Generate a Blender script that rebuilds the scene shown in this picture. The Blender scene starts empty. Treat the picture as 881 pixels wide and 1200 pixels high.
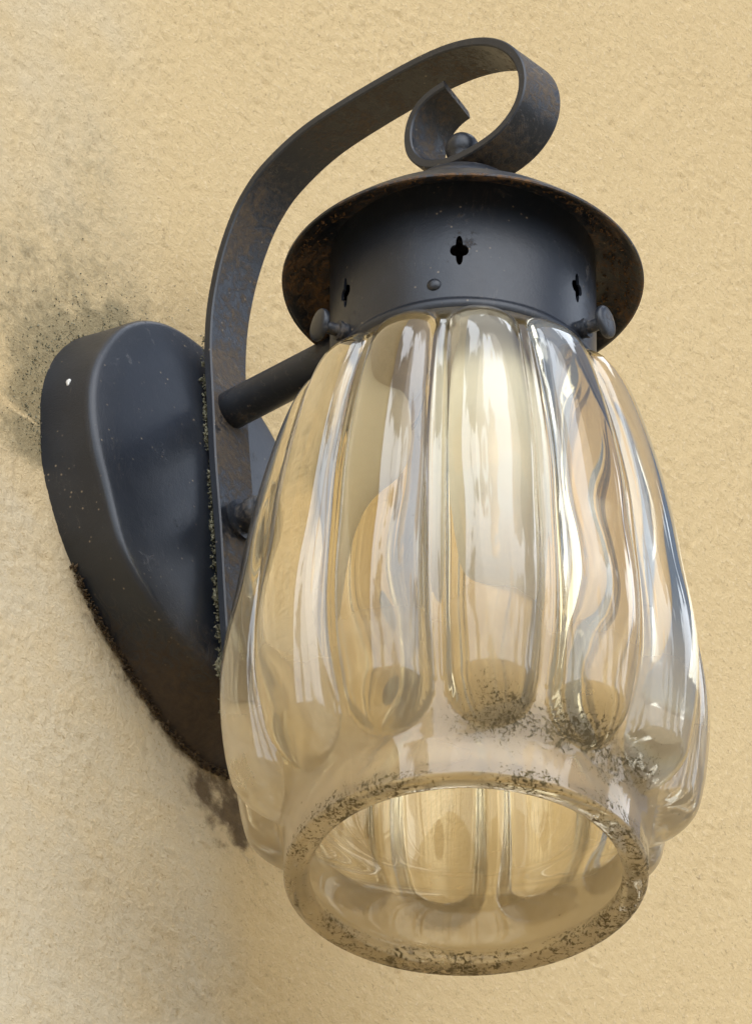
import bpy, bmesh, math, random
from mathutils import Vector, Matrix, noise
random.seed(7)
sc = bpy.context.scene
COL = sc.collection
MM = 0.001
PI = math.pi
WALL_Y = 0.1211          # front of the wall; the lantern's axis is the z axis

# ------------------------------------------------------------------ helpers
def smoothstep(a, b, x):
    t = max(0.0, min(1.0, (x - a) / (b - a)))
    return t * t * (3 - 2 * t)

def lerp_table(tab, x):
    if x <= tab[0][0]: return tab[0][1]
    for (a, va), (b, vb) in zip(tab, tab[1:]):
        if x <= b:
            return va + (vb - va) * (x - a) / (b - a)
    return tab[-1][1]

def catmull(tab, x):
    """smooth interpolation through (x, value) pairs"""
    n = len(tab)
    if x <= tab[0][0]: return tab[0][1]
    if x >= tab[-1][0]: return tab[-1][1]
    i = 0
    while tab[i + 1][0] < x: i += 1
    x0, y0 = tab[i]; x1, y1 = tab[i + 1]
    def slope(k):
        a = tab[max(k - 1, 0)]; b = tab[min(k + 1, n - 1)]
        return (b[1] - a[1]) / (b[0] - a[0])
    h = x1 - x0; t = (x - x0) / h
    m0, m1 = slope(i) * h, slope(i + 1) * h
    return ((2*t**3 - 3*t*t + 1) * y0 + (t**3 - 2*t*t + t) * m0
            + (-2*t**3 + 3*t*t) * y1 + (t**3 - t*t) * m1)

def link_mesh(name, verts, faces, mat, parent=None, smooth=True, sharp=None):
    me = bpy.data.meshes.new(name)
    me.from_pydata(verts, [], faces)
    me.validate()
    bm = bmesh.new(); bm.from_mesh(me)
    bmesh.ops.recalc_face_normals(bm, faces=bm.faces)
    bm.to_mesh(me); bm.free()
    if smooth:
        me.polygons.foreach_set('use_smooth', [True] * len(me.polygons))
        if sharp: me.set_sharp_from_angle(angle=math.radians(sharp))
    me.materials.append(mat)
    o = bpy.data.objects.new(name, me)
    COL.objects.link(o)
    if parent: adopt(o, parent)
    return o

def adopt(o, parent):
    o.parent = parent
    if parent.parent is None: o.matrix_parent_inverse = Matrix.Translation(parent.location).inverted()

def lathe(profile, seg=160):
    """closed or open (r, z) profile in metres round the z axis"""
    vs, fs = [], []
    ring = []
    for r, z in profile:
        if r < 1e-6:
            ring.append([len(vs)]); vs.append((0, 0, z))
        else:
            ring.append(list(range(len(vs), len(vs) + seg)))
            for k in range(seg):
                t = 2 * PI * k / seg
                vs.append((r * math.cos(t), r * math.sin(t), z))
    for A, B in zip(ring, ring[1:]):
        for k in range(seg):
            k2 = (k + 1) % seg
            q = [A[k % len(A)], A[k2 % len(A)], B[k2 % len(B)], B[k % len(B)]]
            q2 = []
            for i in q:
                if i not in q2: q2.append(i)
            if len(q2) > 2: fs.append(q2)
    return vs, fs

def aimed(vs, loc, direction):
    """move lathe vertices so their z axis looks along direction from loc"""
    q = Vector(direction).to_track_quat('Z', 'Y')
    return [tuple(q @ Vector(v) + Vector(loc)) for v in vs]

# ------------------------------------------------------------------ node helpers
def new_mat(name):
    m = bpy.data.materials.new(name); m.use_nodes = True
    nt = m.node_tree; nt.nodes.clear()
    return m, nt

class N:
    def __init__(s, nt):
        s.nt = nt
        s.tc = nt.nodes.new('ShaderNodeTexCoord')
        s.obj = s.tc.outputs['Object']
    def node(s, t, **kw):
        n = s.nt.nodes.new(t)
        for k, v in kw.items(): setattr(n, k, v)
        return n
    def put(s, sock, v):
        if isinstance(v, bpy.types.NodeSocket): s.nt.links.new(v, sock)
        elif v is not None:
            if hasattr(sock.default_value, '__len__') and len(sock.default_value) == 4 and len(v) == 3: v = (*v, 1)
            sock.default_value = v
    def noise(s, scale, detail=4, rough=.55, dist=0.0, vec=None, col=False):
        n = s.node('ShaderNodeTexNoise')
        s.put(n.inputs['Vector'], vec if vec is not None else s.obj)
        n.inputs['Scale'].default_value = scale; n.inputs['Detail'].default_value = detail
        n.inputs['Roughness'].default_value = rough; n.inputs['Distortion'].default_value = dist
        return n.outputs['Color'] if col else n.outputs['Fac']
    def voronoi(s, scale, feature='F1', vec=None):
        n = s.node('ShaderNodeTexVoronoi', feature=feature)
        s.put(n.inputs['Vector'], vec if vec is not None else s.obj)
        n.inputs['Scale'].default_value = scale
        return n.outputs['Distance']
    def math(s, op, a, b=None, c=None, clamp=False):
        n = s.node('ShaderNodeMath', operation=op); n.use_clamp = clamp
        for i, v in enumerate((a, b, c)):
            if v is not None: s.put(n.inputs[i], v)
        return n.outputs[0]
    def ramp(s, fac, lo, hi, a=0.0, b=1.0):
        n = s.node('ShaderNodeMapRange', interpolation_type='SMOOTHSTEP')
        s.put(n.inputs['Value'], fac)
        s.put(n.inputs['From Min'], lo); s.put(n.inputs['From Max'], hi)
        s.put(n.inputs['To Min'], a); s.put(n.inputs['To Max'], b)
        return n.outputs['Result']
    def mix(s, fac, a, b):
        n = s.node('ShaderNodeMix', data_type='RGBA')
        s.put(n.inputs[0], fac); s.put(n.inputs[6], a); s.put(n.inputs[7], b)
        return n.outputs[2]
    def bump(s, h, strength, dist, normal=None):
        n = s.node('ShaderNodeBump')
        n.inputs['Strength'].default_value = strength; n.inputs['Distance'].default_value = dist
        s.put(n.inputs['Height'], h)
        if normal is not None: s.put(n.inputs['Normal'], normal)
        return n.outputs['Normal']
    def attr(s, name):
        n = s.node('ShaderNodeAttribute', attribute_name=name)
        return n.outputs['Fac']
    def xyz(s, v=None):
        n = s.node('ShaderNodeSeparateXYZ'); s.put(n.inputs[0], v if v is not None else s.obj)
        return n.outputs
    def principled(s, base, rough, normal=None, **kw):
        n = s.node('ShaderNodeBsdfPrincipled')
        s.put(n.inputs['Base Color'], base); s.put(n.inputs['Roughness'], rough)
        if normal is not None: s.put(n.inputs['Normal'], normal)
        for k, v in kw.items(): s.put(n.inputs[k], v)
        return n.outputs[0]
    def mixsh(s, fac, a, b):
        n = s.node('ShaderNodeMixShader')
        s.put(n.inputs[0], fac); s.nt.links.new(a, n.inputs[1]); s.nt.links.new(b, n.inputs[2])
        return n.outputs[0]
    def out(s, sh):
        o = s.node('ShaderNodeOutputMaterial'); s.nt.links.new(sh, o.inputs['Surface'])

# ------------------------------------------------------------------ materials
def metal_material(name, dust, seed, dust_col=(.115, .078, .045), soil=False):
    m, nt = new_mat(name); n = N(nt)
    off = n.node('ShaderNodeVectorMath', operation='ADD')
    nt.links.new(n.obj, off.inputs[0]); off.inputs[1].default_value = (seed, seed * .7, -seed)
    v = off.outputs[0]
    big = n.noise(38, 5, .6, .3, v)
    fine = n.noise(420, 5, .7, .4, v)
    grit = n.noise(1500, 3, .6, 0, v)
    fibre = n.noise(160, 6, .75, 2.5, v)
    d = n.math('ADD', n.math('MULTIPLY', big, .46), n.math('ADD', n.math('MULTIPLY', fibre, .30), n.math('MULTIPLY', fine, .24)))
    mask = n.ramp(d, .60 - .20 * dust, .70 - .16 * dust)
    mask = n.math('MULTIPLY', mask, n.ramp(fine, .25, .62, .45, 1))
    paint = n.mix(n.ramp(big, .3, .75), (.0085, .0112, .0170), (.0165, .0205, .0285))
    dusty = n.mix(fine, tuple(c * .45 for c in dust_col), tuple(c * 1.5 for c in dust_col))
    col = n.mix(n.math('MULTIPLY', mask, min(1, .35 + dust)), paint, dusty)
    flecks = n.ramp(n.voronoi(300, vec=v), .0, .16, 1, 0)
    fm = n.math('MULTIPLY', flecks, n.ramp(n.noise(60, 3, .5, 0, v), .46, .58))
    col = n.mix(n.math('MULTIPLY', fm, .75), col, (.40, .31, .20))
    if soil:            # earth splashed and caked over the plate's bottom end
        x, y, z = n.xyz()
        lvl = n.math('ADD', n.math('SUBTRACT', n.math('MULTIPLY', x, .35), z), n.math('MULTIPLY', n.math('SUBTRACT', fibre, .5), .07))
        lvl = n.math('ADD', lvl, n.math('MULTIPLY', y, .55))
        sm = n.ramp(lvl, -.082, -.052)
        col = n.mix(n.math('MULTIPLY', sm, n.ramp(fine, .2, .6, .75, 1)), col, n.mix(n.noise(240, 5, .75, .5, v), (.014, .009, .005), (.105, .068, .036)))
        mask = n.math('MAXIMUM', mask, sm)
    # fine scratches and cobweb threads
    st = n.node('ShaderNodeMapping'); nt.links.new(v, st.inputs[0]); st.inputs['Scale'].default_value = (1, 1, .22); st.inputs['Rotation'].default_value = (.5, .9, .3)
    scr = n.ramp(n.math('ABSOLUTE', n.math('SUBTRACT', n.noise(210, 3, .6, 1.6, st.outputs[0]), .5)), .0, .010, 1, 0)
    scr = n.math('MULTIPLY', scr, n.ramp(n.noise(45, 3, .6, 0, v), .50, .66, 0, .10 + .45 * dust))
    col = n.mix(scr, col, (.26, .21, .15))
    nor = n.bump(n.math('ADD', n.math('MULTIPLY', fine, n.math('ADD', mask, .18)), n.math('MULTIPLY', grit, .12)), .5, .0007)
    rough = n.ramp(n.math('ADD', mask, n.math('MULTIPLY', fine, .35)), 0, 1.2, .34, .85)
    n.out(n.principled(col, rough, nor, **{'Specular IOR Level': .6}))
    return m

M_PLATE = metal_material('painted_iron_plate', .10, 3.1, soil=True)
M_STRAP = metal_material('painted_iron_dusty', .78, 9.7, (.105, .075, .047))
M_EDGE = metal_material('painted_iron_edge', .14, 11.3, (.16, .13, .10))
M_ARM = metal_material('painted_iron_arm', .25, 14.2)
M_CAP = metal_material('painted_iron_cap', .72, 21.4, (.15, .082, .036))
M_COLLAR = metal_material('painted_iron_collar', .18, 5.5)
M_SCREW = metal_material('screw_iron', .38, 31.0, (.16, .13, .10))

def glass_material():
    m, nt = new_mat('amber_lustre_glass'); n = N(nt)
    x, y, z = n.xyz()
    ang = n.math('ARCTAN2', x, n.math('MULTIPLY', y, -1))          # 0 faces out of the wall, negative to the left
    seeds = n.noise(55, 4, .55, .6)
    wave = n.noise(26, 2, .5)
    nor = n.bump(wave, .012, .004)
    tint = n.mix(seeds, (.978, .878, .645), (.982, .895, .69))
    glass = n.principled(tint, .02, nor, **{'Transmission Weight': 1.0, 'IOR': 1.5, 'Coat Weight': n.math('MULTIPLY', n.attr('outer'), .9), 'Coat Roughness': .015, 'Coat IOR': 1.65})
    # milky film of dust and lime in the lower half
    outer = n.attr('outer')
    f_out = n.ramp(z, .032, .088, 1, 0)
    f_in = n.ramp(z, .020, .034, 1.0, .05)
    film_h = n.math('ADD', n.math('MULTIPLY', f_out, outer), n.math('MULTIPLY', f_in, n.math('SUBTRACT', 1, outer)))
    film_h = n.math('ADD', film_h, n.math('MULTIPLY', outer, .07), clamp=True)  # faint veil over the whole outside, imitating milky reflections higher up
    film = n.math('MULTIPLY', film_h, n.ramp(n.noise(32, 3, .5, .4), .25, .75, .34, .56))
    streak_v = n.node('ShaderNodeMapping'); nt.links.new(n.obj, streak_v.inputs[0]); streak_v.inputs['Scale'].default_value = (1, 1, .12)
    streak = n.ramp(n.noise(170, 5, .65, .3, streak_v.outputs[0]), .60, .78)
    film = n.math('ADD', film, n.math('MULTIPLY', n.math('MULTIPLY', streak, n.attr('outer')), .06), clamp=True)
    dust = n.principled(n.mix(seeds, (.54, .45, .30), (.70, .60, .43)), .8)
    tr = n.node('ShaderNodeBsdfTranslucent'); tr.inputs['Color'].default_value = (.66, .53, .32, 1)
    dust = n.mixsh(.55, dust, tr.outputs[0])
    sh = n.mixsh(film, glass, dust)
    # black-green mould: a broken crust round the lip, and grime under the lobes
    curl = n.noise(260, 6, .74, 2.2)
    clump = n.noise(46, 4, .6, .5)
    fine = n.noise(1000, 4, .75, .6)
    tex = n.math('ADD', n.math('MULTIPLY', curl, .55), n.math('MULTIPLY', fine, .45))
    lip = n.ramp(z, .0005, .0095, 1, 0)
    lv = n.math('ADD', n.math('MULTIPLY', n.math('SUBTRACT', clump, .5), 1.1), n.math('MULTIPLY', lip, .42))
    side = n.ramp(ang, math.radians(-60), math.radians(60), 0, .10)
    lv = n.math('ADD', lv, side)
    lip_m = n.ramp(n.math('ADD', lv, n.math('MULTIPLY', n.math('SUBTRACT', tex, .5), 2.8)), .50, .66)
    lip_m = n.math('MULTIPLY', lip_m, n.ramp(lip, 0, .3))
    zc = n.math('SUBTRACT', 1, n.math('MULTIPLY', n.math('ABSOLUTE', n.math('SUBTRACT', z, .0175)), 66), clamp=True)
    da = n.math('ABSOLUTE', n.math('SUBTRACT', ang, math.radians(-20)))
    ac = n.ramp(da, .15, 1.15, 1, 0)
    pat = n.math('MULTIPLY', zc, ac)
    pv = n.math('ADD', n.math('MULTIPLY', pat, .80), n.math('ADD', n.math('MULTIPLY', n.math('SUBTRACT', clump, .5), 1.15), n.math('MULTIPLY', n.math('SUBTRACT', tex, .5), 3.6)))
    pat_m = n.math('MULTIPLY', n.ramp(pv, .47, .88), n.ramp(pat, .03, .35))
    pat_m = n.math('MULTIPLY', pat_m, n.math('ADD', n.math('MULTIPLY', outer, .75), .15))
    mould = n.math('MAXIMUM', lip_m, pat_m)
    haze = n.math('MULTIPLY', n.math('MULTIPLY', n.ramp(n.math('ADD', pat, n.math('MULTIPLY', n.math('SUBTRACT', clump, .5), 1.2)), .15, .95, 0, .34), outer), n.ramp(pat, 0, .3))
    mould = n.math('MAXIMUM', mould, haze)
    # scattered specks
    sp = n.ramp(n.voronoi(150), .03, .085, 1, 0)
    sp = n.math('MULTIPLY', n.math('MULTIPLY', sp, n.ramp(n.noise(30, 2), .58, .66)), n.ramp(z, .02, .06, 1, .25))
    mould = n.math('MAXIMUM', mould, n.math('MULTIPLY', sp, .7))
    mc = n.mix(n.noise(90, 5, .7), (.055, .038, .016), (.24, .185, .08))
    md = n.principled(mc, .95, n.bump(curl, 1, .002))
    n.out(n.mixsh(mould, sh, md))
    return m
M_GLASS = glass_material()

def wall_material():
    m, nt = new_mat('cream_roughcast'); n = N(nt)
    moss, soil, pale = n.attr('moss'), n.attr('soil'), n.attr('pale')
    patch = n.noise(9, 5, .6)
    mid = n.noise(70, 5, .65)
    grain = n.noise(520, 4, .65)
    pits = n.noise(260, 3, .6, .4)
    col = n.mix(patch, (.60, .438, .222), (.65, .488, .262))
    col = n.mix(n.math('MULTIPLY', pale, n.ramp(mid, .2, .7, .6, 1)), col, (.60, .505, .35))
    col = n.mix(n.ramp(pits, .57, .72, 0, .30), col, (.42, .30, .15))
    col = n.mix(n.ramp(grain, .53, .70, 0, .55), col, (.74, .59, .37))
    col = n.mix(n.ramp(n.noise(640, 3, .6, .5), .60, .72, 0, .6), col, (.36, .25, .125))
    mossy = n.mix(n.noise(300, 5, .8), (.045, .037, .015), (.33, .275, .155))
    br = n.math('ADD', n.math('MULTIPLY', n.noise(140, 6, .78, .6), .7), n.math('MULTIPLY', grain, .3))
    mm = n.ramp(n.math('ADD', moss, n.math('MULTIPLY', n.math('SUBTRACT', br, .5), 1.25)), .10, .72)
    mm = n.math('MULTIPLY', mm, n.ramp(moss, .0, .2))
    col = n.mix(n.math('MULTIPLY', mm, .72), col, mossy)
    soilc = n.mix(n.noise(200, 5, .7), (.018, .011, .006), (.21, .14, .07))
    sm = n.ramp(n.math('ADD', soil, n.math('MULTIPLY', n.math('SUBTRACT', br, .5), 1.9)), .15, .95)
    sm = n.math('MULTIPLY', sm, n.ramp(soil, .0, .15))
    col = n.mix(n.math('MULTIPLY', sm, .93), col, soilc)
    h = n.math('ADD', n.math('MULTIPLY', grain, .7), n.math('MULTIPLY', n.noise(1300, 3, .6), .25))
    n.out(n.principled(col, .92, n.bump(h, .9, .0011), **{'Specular IOR Level': .2}))
    return m
M_WALL = wall_material()

def simple_stuff(name, a, b, scale, rough=.95):
    m, nt = new_mat(name); n = N(nt)
    f = n.noise(scale, 4, .7)
    n.out(n.principled(n.mix(n.ramp(f, .3, .7), a, b), rough, n.bump(f, .6, .001)))
    return m
M_MOSS = simple_stuff('moss', (.075, .075, .042), (.33, .31, .21), 620)
M_SOIL = simple_stuff('soil', (.022, .014, .008), (.14, .09, .045), 300)
M_WHITE = simple_stuff('chalky_white', (.62, .60, .54), (.75, .74, .70), 300)
M_CLAY = simple_stuff('dried_mud', (.16, .105, .05), (.26, .18, .09), 260)
M_RUST = simple_stuff('rust_crumb', (.05, .028, .013), (.26, .14, .06), 420)
M_ADDED_ENAMEL = simple_stuff('added_reflector_enamel', (.74, .72, .66), (.84, .82, .78), 90, .4)
M_ADDED_BULB = simple_stuff('added_frosted_bulb', (.70, .75, .82), (.75, .79, .85), 40, .45)
M_GROUND = simple_stuff('sunlit_paving', (.30, .25, .17), (.40, .33, .23), 3)

# ------------------------------------------------------------------ lantern root
lantern = bpy.data.objects.new('wall_lantern', None)
lantern.empty_display_size = .05
lantern.location = (0, WALL_Y, .189)
COL.objects.link(lantern)
lantern['label'] = 'old dark iron outdoor wall lantern with ribbed amber tinted glass shade on stained cream plaster'
lantern['category'] = 'wall lantern'

# pixel-free working units: profile units of 1/3891 m, slightly enlarged towards the top
def conv(r, z):
    zm = z / 3891.0
    return r / 3891.0 * (1 + .166 * zm), zm * (1 + .0136 * zm / .22)

# ------------------------------------------------------------------ glass shade
RMAX = [(-2, 214), (30, 215), (52, 219), (66, 240), (82, 262), (104, 277), (135, 286), (175, 290), (220, 293), (268, 292), (320, 285),
        (377, 273), (440, 262.5), (496, 251.5), (555, 237), (610, 221), (650, 207), (676, 193), (692, 178), (700, 166), (712, 154), (730, 152)]
BASE = [(-2, 214), (30, 214), (50, 215), (64, 218), (84, 222), (110, 229), (145, 240), (190, 251), (240, 255), (300, 252),
        (377, 244), (440, 238), (496, 227), (555, 213), (610, 197), (650, 184), (676, 173), (692, 163), (702, 156), (712, 152), (730, 150)]
BASE_IN = [(-8, 184), (2, 183), (12, 186), (26, 194), (60, 198), (92, 201), (112, 209), (135, 225), (162, 238), (195, 244), (240, 246), (300, 242), (377, 233),
           (440, 225), (496, 214), (555, 200), (610, 184), (650, 171), (676, 160), (692, 151), (702, 146), (712, 143), (730, 141)]
def smoothed(tab, wide, z_from):
    """sample a profile finely and relax it, so that the streaks in the glass run straight"""
    zs = [-8 + 2 * k for k in range(370)]
    v = [catmull(tab, z) for z in zs]
    for _ in range(wide):
        w = v[:]
        for k in range(1, len(v) - 1):
            if zs[k] > z_from and zs[k] < 672: w[k] = .25 * v[k-1] + .5 * v[k] + .25 * v[k+1]
        v = w
    def f(z):
        u = (z + 8) / 2; k = max(0, min(len(v) - 2, int(u)))
        return v[k] + (v[k+1] - v[k]) * (u - k)
    return f
F_MAX, F_BASE, F_IN = smoothed(RMAX, 200, 115), smoothed(BASE, 260, 75), smoothed(BASE_IN, 200, 40)
NL = 12
PH0 = math.radians(-50 + 7)           # one lobe points a little right of the viewer
def glass_shade():
    SEG = NL * 30
    zs_out = [-2 + i * 2.5 for i in range(10)]
    z = 24
    while z < 730:
        zs_out.append(z)
        z += 3 if (z < 150 or z > 630) else 7
    zs_out.append(730)
    def lobe(theta, z, amp_scale=1.0, top=706.0, bot=62.0):
        p = (theta - PH0) / (2 * PI / NL)
        p = (p - math.floor(p + .5)) / .435            # -1..1 across the lobe
        q = 1 - p * p
        if z > top - 52: q -= ((z - (top - 52)) / 52) ** 2
        if z < bot + 60: q -= (((bot + 60) - z) / 60) ** 2
        if q <= 0: return 0.0
        return amp_scale * (math.sqrt(q + .012) - math.sqrt(.012))
    vs, fs = [], []
    def ring(rf, z):
        i0 = len(vs)
        for k in range(SEG):
            t = 2 * PI * k / SEG
            # theta measured from -y (out of the wall), positive towards +x
            r, zm = conv(rf(t), z)
            wob = 1 + .0009 * noise.noise(Vector((math.cos(t) * 1.5, math.sin(t) * 1.5, zm * 14)))
            vs.append((r * wob * math.sin(t), -r * wob * math.cos(t), zm))
        return i0
    rings = []
    for zz in zs_out:
        b, mx = F_BASE(zz), F_MAX(zz)
        lift = max(mx - b, 16 if 80 < zz < 660 else 0)
        rings.append(ring(lambda t: b + lift * lobe(t, zz), max(zz, 0) if zz > 4 else zz))
    n_out = len(rings)
    # over the top edge and down the inside
    rings.append(ring(lambda t: 146, 733))
    zs_in = [zz for zz in reversed(zs_out) if zz < 728]
    for zz in zs_in:
        b = min(F_IN(zz), F_BASE(zz) - 8)
        lift = 24 * smoothstep(110, 200, zz)
        rings.append(ring(lambda t: b + lift * .30 * lobe(t, zz, 1, 690, 120), zz))
    # rounded lip
    for r_, z_ in ((187, -5.5), (193, -7), (204, -7), (210, -5.5)):
        rings.append(ring(lambda t: r_, z_))
    rings.append(rings[0])
    for A, B in zip(rings, rings[1:]):
        for k in range(SEG):
            k2 = (k + 1) % SEG
            fs.append((A + k, A + k2, B + k2, B + k))
    o = link_mesh('glass_shade', vs, fs, M_GLASS, lantern)
    at = o.data.attributes.new('outer', 'FLOAT', 'POINT')
    at.data.foreach_set('value', [1.0 if i < n_out * SEG else 0.0 for i in range(len(vs))])
    return o
shade = glass_shade()
shade['label'] = 'ribbed amber tinted clear glass shade with dirty open rim'

# ------------------------------------------------------------------ collar with fleur-shaped vents
def collar():
    prof = [conv(*p) for p in [(156, 893 - 2 * k) for k in range(90)] + [(158, 712), (160.5, 708), (160.5, 703), (158, 699), (154, 699),
                               (152.5, 703)] + [(152.5, 715 + 2 * k) for k in range(90)]]
    prof.append(prof[0])
    vs, fs = lathe(prof, 240)
    o = link_mesh('collar', vs, fs, M_COLLAR)
    # cutters for the pierced vents
    cuts = []
    def vent_outline():
        pts = []
        for k in range(48):
            t = 2 * PI * k / 48
            # four-pointed quatrefoil, taller than wide
            rr = .56 + .44 * abs(math.cos(2 * t)) ** 1.5
            rx = 2.9 * MM * rr * math.cos(t); rz = 5.6 * MM * rr * math.sin(t)
            pts.append((rx, rz))
        return pts
    for deg in (-50 - 2, -50 + 58, -50 - 62, -50 + 118, -50 + 178, -50 - 122):
        t = math.radians(deg)
        out = Vector((math.sin(t), -math.cos(t), 0)); side = Vector((math.cos(t), math.sin(t), 0))
        _, zc = conv(0, 782)
        v2 = []; P = vent_outline(); n = len(P)
        for rad in (.034, .050):
            for px, pz in P: v2.append(tuple(out * rad + side * px + Vector((0, 0, zc + pz))))
        f2 = [(k, (k + 1) % n, n + (k + 1) % n, n + k) for k in range(n)] + [tuple(range(n)), tuple(range(2 * n - 1, n - 1, -1))]
        c = link_mesh('cutter', v2, f2, M_COLLAR, smooth=False)
        cuts.append(c)
        md = o.modifiers.new('vent', 'BOOLEAN'); md.object = c; md.operation = 'DIFFERENCE'; md.solver = 'EXACT'
    dg = bpy.context.evaluated_depsgraph_get()
    me = bpy.data.meshes.new_from_object(o.evaluated_get(dg))
    o.modifiers.clear(); o.data = me
    me.polygons.foreach_set('use_smooth', [True] * len(me.polygons)); me.set_sharp_from_angle(angle=math.radians(38))
    for c in cuts: bpy.data.objects.remove(c)
    adopt(o, lantern)
    return o
coll = collar()
t = math.radians(-50 - 13)
out = Vector((math.sin(t), -math.cos(t), 0)); r0, zr = conv(156, 735)
vs, fs = lathe([(2.3 * MM * math.sin(a), 1.5 * MM * math.cos(a) - .3 * MM) for a in [i * PI / 2 / 8 for i in range(9)]] + [(2.3 * MM, -1 * MM)], 24)
link_mesh('rivet', aimed(vs, out * r0 + Vector((0, 0, zr)), out), fs, M_COLLAR, coll)

# ------------------------------------------------------------------ added white enamel cone, brightening the dark collar interior
vs, fs = lathe([(.0, .2040), (.014, .2035), (.0385, .1935), (.03995, .1928), (.03995, .1826), (.04022, .1826), (.04022, .1942), (.0388, .1948), (.014, .2050), (0, .2055)], 64)
link_mesh('added_reflector', vs, fs, M_ADDED_ENAMEL, lantern, True, 50)
# large unlit frosted globe, added to make the middle of the glass milky
added_bulb = [(.013, .204), (.0132, .199), (.0145, .193), (.0185, .186), (.0240, .178), (.0283, .169), (.0302, .159), (.0305, .148), (.0292, .137), (.0262, .127), (.0215, .1185), (.0150, .1125), (.0070, .1093), (0, .1085)]
bt = [(-z, r) for r, z in added_bulb]
prof = [(catmull(bt, -(.204 - .0955 * (1 - (1 - k / 90) ** 2))), .204 - .0955 * (1 - (1 - k / 90) ** 2)) for k in range(90)] + [(0, .1085)]
vs, fs = lathe(prof, 64)
link_mesh('added_light_bulb', vs, fs, M_ADDED_BULB, lantern)
# ------------------------------------------------------------------ cap
def cap():
    P = [(0, 262.2), (6, 261.8), (12, 259.8), (17, 256.4), (20.3, 252.6), (21.6, 249.6), (22.4, 246.0), (27, 244.0), (36, 239.0),
         (45, 232.8), (51, 227.6), (55.0, 223.9), (56.0, 222.9), (56.5, 222.3), (56.4, 221.6), (55.7, 221.5), (54.6, 222.3), (50, 226.4),
         (46, 228.8), (43.5, 229.8), (41, 230.3), (30, 230.6), (0, 230.6)]
    pr = []
    for (r0, z0), (r1, z1) in zip(P, P[1:]):
        for k in range(3): pr.append(((r0 + (r1 - r0) * k / 3) * MM, (z0 + (z1 - z0) * k / 3) * MM))
    pr.append((0, P[-1][1] * MM))
    pr[0] = (0, P[0][1] * MM)
    vs, fs = lathe(pr, 200)
    v2 = []
    for x, y, z in vs:
        r = math.hypot(x, y); a = math.atan2(y, x)
        k = smoothstep(.035, .056, r)
        dz = k * .0007 * noise.noise(Vector((math.cos(a) * 1.3, math.sin(a) * 1.3, 4.2)))
        v2.append((x, y, z + dz))
    o = link_mesh('cap', v2, fs, M_CAP, lantern, True, 50)
    o.data.materials.append(M_EDGE)                 # rain keeps the outside of the cap cleaner than its underside
    for pl in o.data.polygons:
        if pl.normal.z > .1: pl.material_index = 1
    return o
cap_o = cap()
cap_o['label'] = 'flared dark iron cap with dusty rust brown underside'

# ------------------------------------------------------------------ strap bracket (shepherd's crook)
W = 17.5
EDGE = [(-86.5, 88), (-88, 105), (-89.9, 124.7), (-92.3, 158.3), (-95.6, 199.3), (-97.5, 230.2), (-97.7, 243.6), (-96.6, 256.7), (-93.4, 271), (-88.3, 283.6), (-82.6, 292.2),
        (-74.4, 299.2), (-59.5, 305.6), (-40.6, 308.6), (-17.6, 310.1), (-0.1, 309.2), (13.9, 305.1), (23.6, 298.6), (29.6, 290), (31.5, 281),
        (29.3, 272.8), (23.0, 266.8), (13.7, 264.1), (1.5, 264.0), (-8.3, 267.6), (-14.0, 274.6), (-15.2, 282.8), (-12.9, 289.6), (-7.8, 293.6), (-0.1, 295.2)]
def spline(pts, step=1.0):
    out = []
    n = len(pts)
    for i in range(n - 1):
        p0 = Vector(pts[max(i - 1, 0)]); p1 = Vector(pts[i]); p2 = Vector(pts[i + 1]); p3 = Vector(pts[min(i + 2, n - 1)])
        m = max(2, int((p2 - p1).length / step))
        for k in range(m):
            t = k / m
            out.append(.5 * ((2 * p1) + (p2 - p0) * t + (2 * p0 - 5 * p1 + 4 * p2 - p3) * t * t + (3 * p1 - p0 - 3 * p2 + p3) * t ** 3))
    out.append(Vector(pts[-1]))
    return out
def strap():
    C = spline(EDGE, 1.2)
    th = 3.1; n = len(C); bw = .45
    # arc length, to let the cut end run a little askew
    S = [0]
    for a, b in zip(C, C[1:]): S.append(S[-1] + (b - a).length)
    L = S[-1]
    def at(s):
        s = max(0, min(L, s))
        lo, hi = 0, n - 1
        while hi - lo > 1:
            mid = (lo + hi) // 2
            if S[mid] <= s: lo = mid
            else: hi = mid
        t = (s - S[lo]) / max(1e-9, S[hi] - S[lo])
        p = C[lo].lerp(C[hi], t)
        a = C[max(lo - 1, 0)]; b = C[min(hi + 1, n - 1)]
        d = (b - a).normalized()
        return p, Vector((-d.y, d.x))
    sec = [(-W/2, -th/2 + bw), (-W/2 + bw, -th/2), (-W/6, -th/2), (W/6, -th/2), (W/2 - bw, -th/2), (W/2, -th/2 + bw),
           (W/2, th/2 - bw), (W/2 - bw, th/2), (W/6, th/2), (-W/6, th/2), (-W/2 + bw, th/2), (-W/2, th/2 - bw)]
    vs, fs = [], []
    for i in range(n):
        for wx, tt in sec:
            skew = 4.0 * (wx / W + .5) * smoothstep(L - 40, L, S[i])
            p, nn = at(S[i] - skew)
            bend = .25 * noise.noise(Vector((S[i] * .03, 2.2, wx * .05)))
            q = p + nn * (tt + bend)
            vs.append((wx * MM, -q.x * MM, q.y * MM))
    m = len(sec)
    for i in range(n - 1):
        for k in range(m):
            fs.append((i*m + k, i*m + (k+1) % m, (i+1)*m + (k+1) % m, (i+1)*m + k))
    fs.append(tuple(range(m))); fs.append(tuple(range((n-1)*m, n*m)))
    o = link_mesh('bracket', vs, fs, M_STRAP, lantern, True, 40)
    o.data.materials.append(M_EDGE)                 # the cut edges are barer than the broad faces
    for pl in o.data.polygons:
        if abs(pl.normal.x) > .55: pl.material_index = 1
    return o
br = strap()
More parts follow.
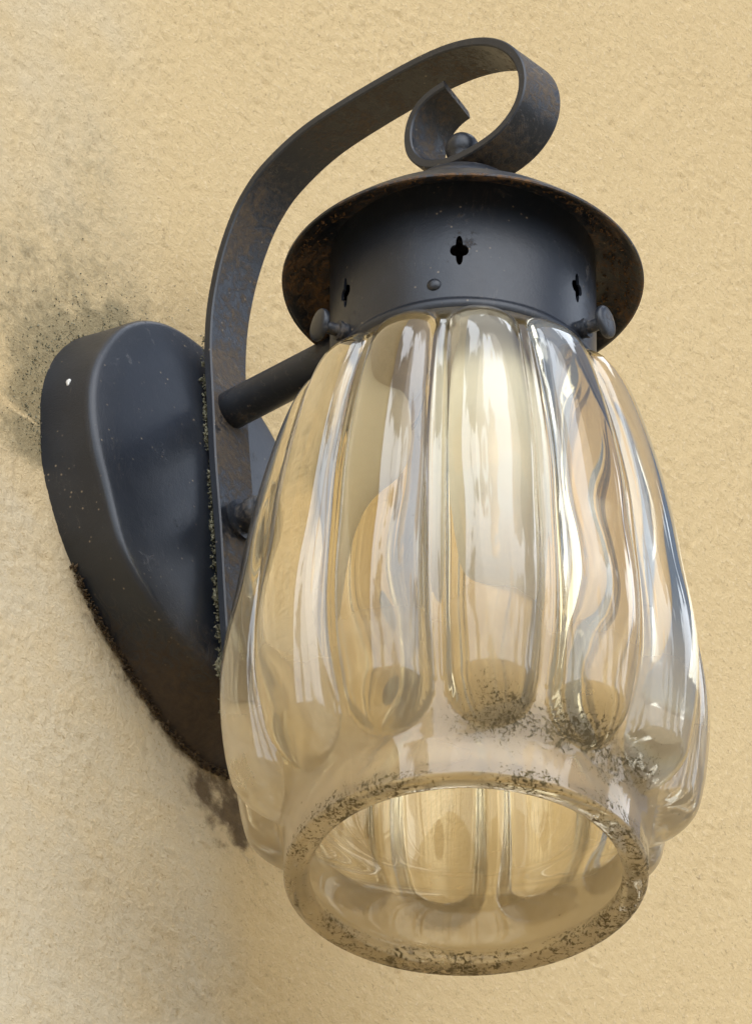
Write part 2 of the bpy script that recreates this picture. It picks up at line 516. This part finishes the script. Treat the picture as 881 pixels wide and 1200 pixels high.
br['label'] = 'dark iron strap curling over the cap, brown with dust inside'

# dome nut inside the curl
r_ = 5.4
prof = [(0, r_ * MM)] + [(r_ * math.sin(a) * MM, r_ * math.cos(a) * MM) for a in [i * 2.2 / 18 for i in range(1, 19)]] + [(4.0 * MM, -6 * MM), (0, -6 * MM)]
vs, fs = lathe(prof, 40)
link_mesh('finial', aimed(vs, (0, 0, .2742), (0, 0, 1)), fs, M_SCREW, lantern, True, 50)

# ------------------------------------------------------------------ arm between strap and collar
def tube(name, a, b, r, mat, parent, caps=True):
    a, b = Vector(a), Vector(b); L = (b - a).length
    prof = [(0, 0), (r * .96, 0), (r, .0004)] + [(r, L * k / 10) for k in range(1, 10)] + [(r, L - .0004), (r * .96, L), (0, L)]
    vs, fs = lathe(prof, 48)
    return link_mesh(name, aimed(vs, a, (b - a)), fs, mat, parent, True, 50)
tube('arm', (0, .0958, .2170), (0, .0395, .2182), .0063, M_ARM, lantern)

# ------------------------------------------------------------------ thumb screws round the collar
for deg in (-50 - 63, -50 + 61, -50 + 180):
    t = math.radians(deg)
    out = Vector((math.sin(t), -math.cos(t), 0)); rr, zz = conv(146, 726)
    p0 = out * rr + Vector((0, 0, zz))
    prof = [(0, 0), (2.9, 0), (2.9, 4.0), (3.2, 4.2), (3.2, 5.2), (2.0, 5.4), (1.9, 9.8), (3.6, 10.0), (5.0, 10.3), (5.25, 10.8), (5.25, 11.7), (4.9, 12.2), (3.2, 12.6), (0, 12.8)]
    vs, fs = lathe([(r * MM, z * MM) for r, z in prof], 36)
    link_mesh('thumb_screw', aimed(vs, p0, out), fs, M_SCREW, lantern, True, 45)

# round fixing nut low on the strap
prof = [(0, 0), (6.8, 0), (6.9, 1.2), (5.2, 1.6), (5.2, 4.4), (5.6, 5.0), (5.6, 7.4), (4.6, 8.6), (2.6, 9.3), (0, 9.5)]
vs, fs = lathe([(r * MM, z * MM) for r, z in prof], 36)
link_mesh('fixing_nut', aimed(vs, (0, .0905, .1720), (0, -1, 0)), fs, M_SCREW, lantern, True, 45)

# ------------------------------------------------------------------ back plate
PCX, PCZ = -9.07, 188.7          # mm, plate centre
FRONT = [(-180, 49.8), (-163, 50.3), (-150, 51.6), (-138, 56), (-128, 62), (-117, 66), (-106, 68.8), (-95, 72.4), (-84, 76), (-73, 78.5), (-62, 78), (-50, 73.5),
         (-38, 67), (-25, 61.5), (-10, 57.5), (10, 56), (30, 56.5), (47, 56.9), (65, 57.2), (84, 57.4), (98, 57.4), (111, 56), (126, 53.6), (142, 51.1), (163, 50), (180, 49.8)]
BACK = [(-180, 51.8), (-160, 53), (-150, 53.4), (-134, 55.9), (-121, 58.2), (-108, 63.6), (-98, 68.9), (-89, 76.5), (-82, 83.2), (-76, 88), (-71, 91), (-66, 92.5), (-60, 92), (-50, 85.5),
        (-38, 76), (-25, 68.5), (-10, 62.5), (10, 59.5), (30, 58.6), (60, 58.5), (90, 58.5), (110, 57.8), (124, 56.8), (145, 55.6), (162, 54.2), (180, 51.8)]
def relaxed(tab, n=360, it=40):
    v = [catmull(tab, -180 + 360 * k / n) for k in range(n)]
    for _ in range(it): v = [.25 * v[k-1] + .5 * v[k] + .25 * v[(k+1) % n] for k in range(n)]
    return [(-180 + 360 * k / n, v[k % n]) for k in range(n + 1)]
FRONT, BACK = relaxed(FRONT), relaxed(BACK)
def front_y(z_mm):                # leaning plane, metres
    return (101.0 - .065 * (z_mm + 0.0 - PCZ) * -1) * MM
def back_plate():
    SEG = 180
    vs, fs = [], []
    prof = [(0.0, 'b', 0)]
    rings = []
    def ring(f):
        i0 = len(vs)
        for k in range(SEG):
            d = -180 + 360 * k / SEG
            a = math.radians(d)
            vs.append(f(d, a))
        rings.append(i0)
    def blend(t, inset=0):
        def f(d, a):
            rf, rb = catmull(FRONT, d) , catmull(BACK, d)
            x, z = math.cos(a), math.sin(a)
            # fillet-like flare of the side towards the wall
            r = rf + (rb - rf) * (max(t, 0.0) ** 1.25) - inset
            X, Z = PCX + r * x, PCZ + r * z
            yf = .1010 + .065 * (Z - PCZ) * MM
            y = yf + (WALL_Y + .0015 - yf) * t
            return (X * MM, y, Z * MM)
        return f
    for t in (1.0, .9, .75, .6, .45, .3, .18, .10): ring(blend(t))
    for t, ins in ((.055, .35), (.025, 1.0), (.008, 2.0), (-.004, 3.4)): ring(blend(t, ins))
    # gently domed front face
    for s in (.9, .8, .65, .5, .33, .16):
        def f(d, a, s=s):
            rf = (catmull(FRONT, d) - 3.4) * s
            X, Z = PCX + rf * math.cos(a), PCZ + rf * math.sin(a)
            y = .1010 + .065 * (Z - PCZ) * MM - .0006 - .0030 * (1 - s * s)
            return (X * MM, y, Z * MM)
        ring(f)
    ctr = len(vs); vs.append((PCX * MM, .1010 - .0036, PCZ * MM))
    for A, B in zip(rings, rings[1:]):
        for k in range(SEG):
            k2 = (k + 1) % SEG
            fs.append((A + k, A + k2, B + k2, B + k))
    A = rings[-1]
    for k in range(SEG): fs.append((A + k, A + (k + 1) % SEG, ctr))
    return link_mesh('back_plate', vs, fs, M_PLATE, lantern, True)
plate = back_plate()
plate['label'] = 'dark rounded drop-shaped iron plate fixed to the wall'

# white chip on the plate's left side, and a streak of dried mud near its foot
def on_plate(p):
    ok, loc, nor, _ = plate.closest_point_on_mesh(Vector(p))
    return loc, nor
vs, fs = lathe([(0, .0003), (.0006, .00025), (.0008, 0), (.0007, -.0003)], 18)
vs = [(x * (1 + .25 * math.sin(3 * math.atan2(y, x))), y * 2.0, z) for x, y, z in vs]
loc, nor = on_plate((-.0605, .1115, .2035))
q = nor.to_track_quat('Z', 'Y')
link_mesh('white_chip', [tuple(q @ Vector(v) + loc) for v in vs], fs, M_WHITE, plate)
vs, fs = [], []
N_, K_ = 40, 12
for i in range(N_ + 1):
    u = i / N_
    d = -124 + 17 * u
    a = math.radians(d); rr = catmull(BACK, d) - 1.6 + .5 * math.sin(9 * u)
    c = Vector(((PCX + rr * math.cos(a)) * MM, WALL_Y - .0062 - .0012 * math.sin(5 * u), (PCZ + rr * math.sin(a)) * MM))
    tang = Vector((-math.sin(a), 0, math.cos(a))); s1 = Vector((math.cos(a), 0, math.sin(a))); s2 = Vector((0, -1, 0))
    rad = (.0006 + .0008 * smoothstep(0, .3, u) + .0007 * smoothstep(.82, .97, u)) * (1 + .25 * noise.noise(Vector((u * 14, 3, 1))))
    if u > .97: rad *= .5
    for k in range(K_):
        b = 2 * PI * k / K_
        vs.append(tuple(c + s1 * rad * math.cos(b) + s2 * rad * math.sin(b)))
for i in range(N_):
    for k in range(K_):
        fs.append((i*K_ + k, i*K_ + (k+1) % K_, (i+1)*K_ + (k+1) % K_, (i+1)*K_ + k))
fs += [tuple(range(K_)), tuple(range(N_*K_, (N_+1)*K_))]
link_mesh('mud_streak', vs, fs, M_CLAY, plate)
# ------------------------------------------------------------------ wall
def plate_dist(x, z):
    """mm outside the plate's foot at the wall (x, z in mm)"""
    dx, dz = x - PCX, z - PCZ
    return math.hypot(dx, dz) - catmull(BACK, math.degrees(math.atan2(dz, dx))), math.degrees(math.atan2(dz, dx))
def build_wall():
    x0, x1, z0, z1, st = -.150, .370, -.110, .650, .00125
    nx, nz = int((x1 - x0) / st) + 1, int((z1 - z0) / st) + 1
    vs, fs, moss, soil, pale = [], [], [], [], []
    for j in range(nz):
        z = z0 + (z1 - z0) * j / (nz - 1)
        for i in range(nx):
            x = x0 + (x1 - x0) * i / (nx - 1)
            edge = min(min(i, nx - 1 - i), min(j, nz - 1 - j)) / 14.0
            k = min(1, edge)
            p = Vector((x, 0, z))
            big = noise.noise(p * 60)
            rg = .55 + .55 * smoothstep(-.35, .45, noise.noise(p * 22 + Vector((9, 9, 2))) + .35 * big)
            a = noise.noise(p * 260 + Vector((7, 0, 3)))
            b = noise.noise(p * 560 + Vector((1, 5, 3)))
            c = noise.noise(Vector((x * 900, 3, z * 900)))
            h = .00018 * big + rg * (.00030 * max(a, -.35) + .00044 * max(b, -.45) + .00042 * c)
            # trowelled pits
            pit = noise.noise(p * 190 + Vector((40, 2, 9)))
            h -= .00055 * smoothstep(.42, .70, pit)
            X, Z = x * 1000, z * 1000
            d, ang = plate_dist(X, Z)
            n1 = noise.fractal(p * 34, .8, 2.0, 5); n2 = noise.fractal(p * 95 + Vector((4, 4, 4)), .8, 2.0, 4)
            # moss halo along the top and left of the plate
            up = smoothstep(-178, -168, ang - 360 if ang > 0 else ang) if ang < 0 else 1
            wdir = smoothstep(72, 112, ang) * (1 - smoothstep(176, 182, ang)) if ang > 0 else (1 - smoothstep(8, 24, ang + 180))
            ms = 1.1 * math.exp(-max(d, 0) / (15 + 9 * n1)) * wdir
            m2 = .44 * math.exp(-((X + 44) / 30) ** 2 - ((Z - 246) / 24) ** 2)
            m2 += .27 * math.exp(-((X + 42) / 25) ** 2 - ((Z - 300) / 40) ** 2) + .26 * math.exp(-((X + 78) / 16) ** 2 - ((Z - 225) / 50) ** 2)
            mo = max(ms * 1.05, m2) + .25 * n2 * (m2 + ms) + .12 * n1 * (m2 + ms)
            # soil and mould round the bottom tip
            ww = smoothstep(-140, -112, ang) * (1 - smoothstep(-40, -15, ang)) if ang < 0 else 0
            so = ww * 1.1 * math.exp(-max(d, 0) / (4.0 + 4.5 * max(0, n2 + .3)))
            tipx, tipz = PCX + 40, PCZ - 90
            so = max(so, 1.0 * math.exp(-((X - tipx) / 22) ** 2 - ((Z - tipz + 3) / 17) ** 2) + .75 * n2 * math.exp(-((X - tipx) / 26) ** 2 - ((Z - tipz + 6) / 24) ** 2))
            drip = .12 * math.exp(-((X - 34) / 16) ** 2) * smoothstep(-40, 60, Z) * (1 - smoothstep(95, 120, Z)) * (.5 + n2)
            so = max(so, drip)
            pl = smoothstep(48, 6, X + .16 * (Z - 60)) * smoothstep(205, 110, Z) * smoothstep(-115, -20, Z) * (.85 + .35 * n1)
            pl = max(pl, .55 * smoothstep(10, -70, X) * smoothstep(180, 330, Z) * (.7 + .5 * n1))
            moss.append(max(0, min(1, mo))); soil.append(max(0, min(1, so))); pl *= 1.25; pale.append(max(0, min(1, pl)))
            h += .0003 * mo * max(0, n2 + .2)
            if d < 5: h *= .3 + .7 * smoothstep(0, 5, d)
            vs.append((x, WALL_Y - k * h, z))
    for j in range(nz - 1):
        for i in range(nx - 1):
            a = j * nx + i
            fs.append((a, a + 1, a + nx + 1, a + nx))
    # plain wall further out, down to the ground
    X0, X1, Z0, Z1 = -3.0, 3.0, -3.6, 2.2
    b = len(vs)
    for x, z in ((X0, Z0), (X1, Z0), (X1, Z1), (X0, Z1)): vs.append((x, WALL_Y, z))
    c00, c10, c11, c01 = 0, nx - 1, nx * nz - 1, nx * (nz - 1)
    fs += [(b, b + 1, c10, c00), (b + 1, b + 2, c11, c10), (b + 2, b + 3, c01, c11), (b + 3, b, c00, c01)]
    # thickness behind
    e = len(vs)
    for x, z in ((X0, Z0), (X1, Z0), (X1, Z1), (X0, Z1)): vs.append((x, WALL_Y + .3, z))
    for k in range(4): fs.append((b + k, b + (k + 1) % 4, e + (k + 1) % 4, e + k))
    fs.append((e, e + 1, e + 2, e + 3))
    for L in (moss, soil, pale): L += [0.0] * 8
    me = bpy.data.meshes.new('wall'); me.from_pydata(vs, [], fs)
    for nm, L in (('moss', moss), ('soil', soil), ('pale', pale)):
        at = me.attributes.new(nm, 'FLOAT', 'POINT'); at.data.foreach_set('value', L)
    sm = [True] * len(fs)
    for k in range(1, 6): sm[-k] = False
    me.polygons.foreach_set('use_smooth', sm)
    me.materials.append(M_WALL)
    o = bpy.data.objects.new('wall', me); COL.objects.link(o)
    o['label'] = 'rough cream plaster wall with dark moss and mould stains behind the lantern'
    o['category'] = 'wall'
    return o
wall = build_wall()

# ------------------------------------------------------------------ moss and soil
def clumps(name, spots, mat, label, cat):
    """spots: (location, size, outward direction); each clump is a few bent blades and lumps"""
    vs, fs = [], []
    for loc, size, out in spots:
        loc = Vector(loc)
        for b in range(random.randint(3, 5)):
            d = (Vector(out) + Vector((random.uniform(-1, 1), random.uniform(-1, 1), random.uniform(-1, 1))) * .9).normalized()
            side = d.orthogonal().normalized(); side.rotate(Matrix.Rotation(random.uniform(0, 2 * PI), 3, d))
            s = size * random.uniform(.5, 1.2); w = s * random.uniform(.16, .40)
            i = len(vs); third = d.cross(side)
            for q in (side * w, -side * w * .5 + third * w * .8, -side * w * .5 - third * w * .8): vs.append(tuple(loc + q))
            mid = loc + d * s * .6 + side * s * .12
            for q in (side * w * .8, -side * w * .4 + third * w * .6, -side * w * .4 - third * w * .6): vs.append(tuple(mid + q))
            vs.append(tuple(loc + d * s + side * s * random.uniform(-.3, .5)))
            for k in range(3):
                k2 = (k + 1) % 3
                fs.append((i + k, i + k2, i + 3 + k2, i + 3 + k)); fs.append((i + 3 + k, i + 3 + k2, i + 6))
    o = link_mesh(name, vs, fs, mat, smooth=True)
    o['label'] = label; o['category'] = cat; o['kind'] = 'stuff'
    return o
spots = []
strapC = spline(EDGE, .6)
for p in strapC:
    if 95 < p.y < 246:
        dens = smoothstep(-.35, .45, noise.noise(Vector((p.y * .11, 1, 1))) + .25 * noise.noise(Vector((p.y * .5, 4, 1)))) * (.35 + .65 * smoothstep(246, 215, p.y))
        for _ in range(16):
            if random.random() > dens * .9 + .04: continue
            yb = .1010 + .065 * (p.y - PCZ) * MM - .0030     # plate front
            ys = -(p.x - 1.6) * MM
            y = random.uniform(ys + .0005, max(ys + .001, yb))
            spots.append(((-W / 2 * MM + random.uniform(.0004, .0045), y, p.y * MM), random.uniform(.0004, .0013) * (.6 + .6 * dens), (-1, -.3, .2)))
clumps('moss', spots, M_MOSS, 'thin strip of green brown moss wedged behind the iron strap', 'moss')
spots = []
for d in range(-200, 105, 1):
    dd = d if d >= -180 else d + 360
    a = math.radians(dd)
    up = dd > 75 or dd < -165
    low = -130 < dd < -45
    if not low: continue
    for _ in range(2 if up else 6):
        if up and random.random() < .45: continue
        r = catmull(BACK, dd) + random.uniform(-1.0, 1.2 if up else 2.6)
        spots.append((((PCX + r * math.cos(a)) * MM, WALL_Y - random.uniform(0, .0015), (PCZ + r * math.sin(a)) * MM), random.uniform(.0006, .0016), (math.cos(a), -1, math.sin(a))))
def wall_moss_spots():
    out = []
    while len(out) < 1000:
        x, z = random.uniform(-92, 12), random.uniform(165, 300)
        d, ang = plate_dist(x, z)
        if d < -1: continue
        if not (ang > 70 or ang < -168): continue
        pr = math.exp(-max(d, 0) / 6.5)
        pr *= .6 + 1.2 * noise.noise(Vector((x * .12, z * .12, 5)))
        if random.random() < pr:
            out.append(((x * MM, WALL_Y - .0002, z * MM), random.uniform(.0002, .0006), (random.uniform(-1, 1), -.3, random.uniform(-1, 1))))
    return out
clumps('wall_moss', wall_moss_spots(), M_MOSS, 'fuzzy dark moss spreading over the plaster above the back plate', 'moss')
clumps('crusted_soil', spots, M_SOIL, 'dark crust of soil and moss along the edge of the back plate', 'soil')

# rusty crumbs caught under the brim
spots = []
for _ in range(420):
    a = math.radians(random.choice((random.gauss(35, 26), random.gauss(35, 26), random.gauss(-50, 40), random.gauss(-125, 20))))
    r = random.uniform(.0435, .0552)
    spots.append(((r * math.sin(a), -r * math.cos(a), .2303 - max(0, r - .0435) * .66), random.uniform(.0003, .0011), (math.sin(a) * -.2, math.cos(a) * .2, -1)))
clumps('rust_crumbs', spots, M_RUST, 'rust brown crumbs and dead leaf bits clinging under the cap brim', 'debris')

# ------------------------------------------------------------------ ground
me = bpy.data.meshes.new('ground')
me.from_pydata([(-150, -150, -3.6), (150, -150, -3.6), (150, 150, -3.6), (-150, 150, -3.6)], [], [(0, 1, 2, 3)])
me.materials.append(M_GROUND)
g = bpy.data.objects.new('ground', me); COL.objects.link(g); g['kind'] = 'structure'

# ------------------------------------------------------------------ light

ADDED_CLOUD = 3.3
SUN_EL, SUN_AZ = math.radians(42), math.radians(203)      # azimuth clockwise from +y
sd = Vector((math.sin(SUN_AZ) * math.cos(SUN_EL), math.cos(SUN_AZ) * math.cos(SUN_EL), math.sin(SUN_EL)))
L = bpy.data.lights.new('sun', 'SUN'); L.energy = .6; L.angle = math.radians(60); L.color = (1, .965, .91)
lo = bpy.data.objects.new('sun', L); lo.rotation_euler = sd.to_track_quat('Z', 'Y').to_euler(); lo.location = sd * 5
COL.objects.link(lo)
w = bpy.data.worlds.new('World'); sc.world = w; w.use_nodes = True
nt = w.node_tree
bg = next(n for n in nt.nodes if n.type == 'BACKGROUND')
sky = nt.nodes.new('ShaderNodeTexSky'); sky.sky_type = 'NISHITA'; sky.sun_disc = False
sky.sun_elevation = SUN_EL; sky.sun_rotation = SUN_AZ
sky.air_density = 1.0; sky.dust_density = 3.0; sky.ozone_density = 1.0
# broken cloud added to streak the glass reflections: bright banks, bluer gaps
wt = nt.nodes.new('ShaderNodeTexCoord')
cm = nt.nodes.new('ShaderNodeMapping'); cm.inputs['Scale'].default_value = (1.7, 1.7, .8); cm.inputs['Location'].default_value = (ADDED_CLOUD, 0, 0)
cn = nt.nodes.new('ShaderNodeTexNoise'); cn.inputs['Scale'].default_value = 2.1; cn.inputs['Detail'].default_value = 5; cn.inputs['Roughness'].default_value = .5
cr = nt.nodes.new('ShaderNodeMapRange'); cr.interpolation_type = 'SMOOTHSTEP'
cr.inputs['From Min'].default_value = .505; cr.inputs['From Max'].default_value = .55
cx = nt.nodes.new('ShaderNodeMix'); cx.data_type = 'RGBA'; cx.inputs[7].default_value = (20, 21.8, 24.6, 1)
nt.links.new(wt.outputs['Generated'], cm.inputs[0]); nt.links.new(cm.outputs[0], cn.inputs['Vector'])
vd = nt.nodes.new('ShaderNodeVectorMath'); vd.operation = 'DOT_PRODUCT'; vd.inputs[1].default_value = (-.90, -.35, .10)   # added cloud thickens to the left, for pale strips in the glass
nt.links.new(wt.outputs['Generated'], vd.inputs[0])
ma = nt.nodes.new('ShaderNodeMath'); ma.operation = 'MULTIPLY_ADD'; ma.inputs[1].default_value = .11; nt.links.new(vd.outputs['Value'], ma.inputs[0]); nt.links.new(cn.outputs['Fac'], ma.inputs[2])
nt.links.new(ma.outputs[0], cr.inputs['Value']); nt.links.new(cr.outputs[0], cx.inputs[0])
nt.links.new(sky.outputs[0], cx.inputs[6])
nt.links.new(cx.outputs[2], bg.inputs[0]); bg.inputs[1].default_value = .13

# ------------------------------------------------------------------ camera
az, el, D = math.radians(50), math.radians(35.5), 3.5
f = Vector((math.sin(az) * math.cos(el), math.cos(az) * math.cos(el), math.sin(el)))
rt = Vector((math.cos(az), -math.sin(az), 0)); up = rt.cross(f)
cam = bpy.data.cameras.new('camera'); co = bpy.data.objects.new('camera', cam); COL.objects.link(co)
s = 214 / .055
pos = -(rt * (105.5 / s) - up * (424 / s)) - f * D
co.matrix_world = Matrix((( rt.x, up.x, -f.x, pos.x), (rt.y, up.y, -f.y, pos.y), (rt.z, up.z, -f.z, pos.z), (0, 0, 0, 1)))
cam.sensor_fit = 'VERTICAL'; cam.sensor_height = 36; cam.lens = s * D / 1200 * 36
cam.clip_start = .05; cam.clip_end = 500
sc.camera = co

# ------------------------------------------------------------------ render settings
sc.view_settings.view_transform = 'Standard'; sc.view_settings.look = 'None'
sc.view_settings.exposure = -0.04; sc.view_settings.gamma = 1
sc.render.engine = 'CYCLES'
cy = sc.cycles
cy.use_denoising = True
cy.max_bounces = 20; cy.transmission_bounces = 18; cy.glossy_bounces = 8; cy.diffuse_bounces = 4
cy.caustics_reflective = True; cy.caustics_refractive = True; cy.blur_glossy = .3
cy.sample_clamp_indirect = 6
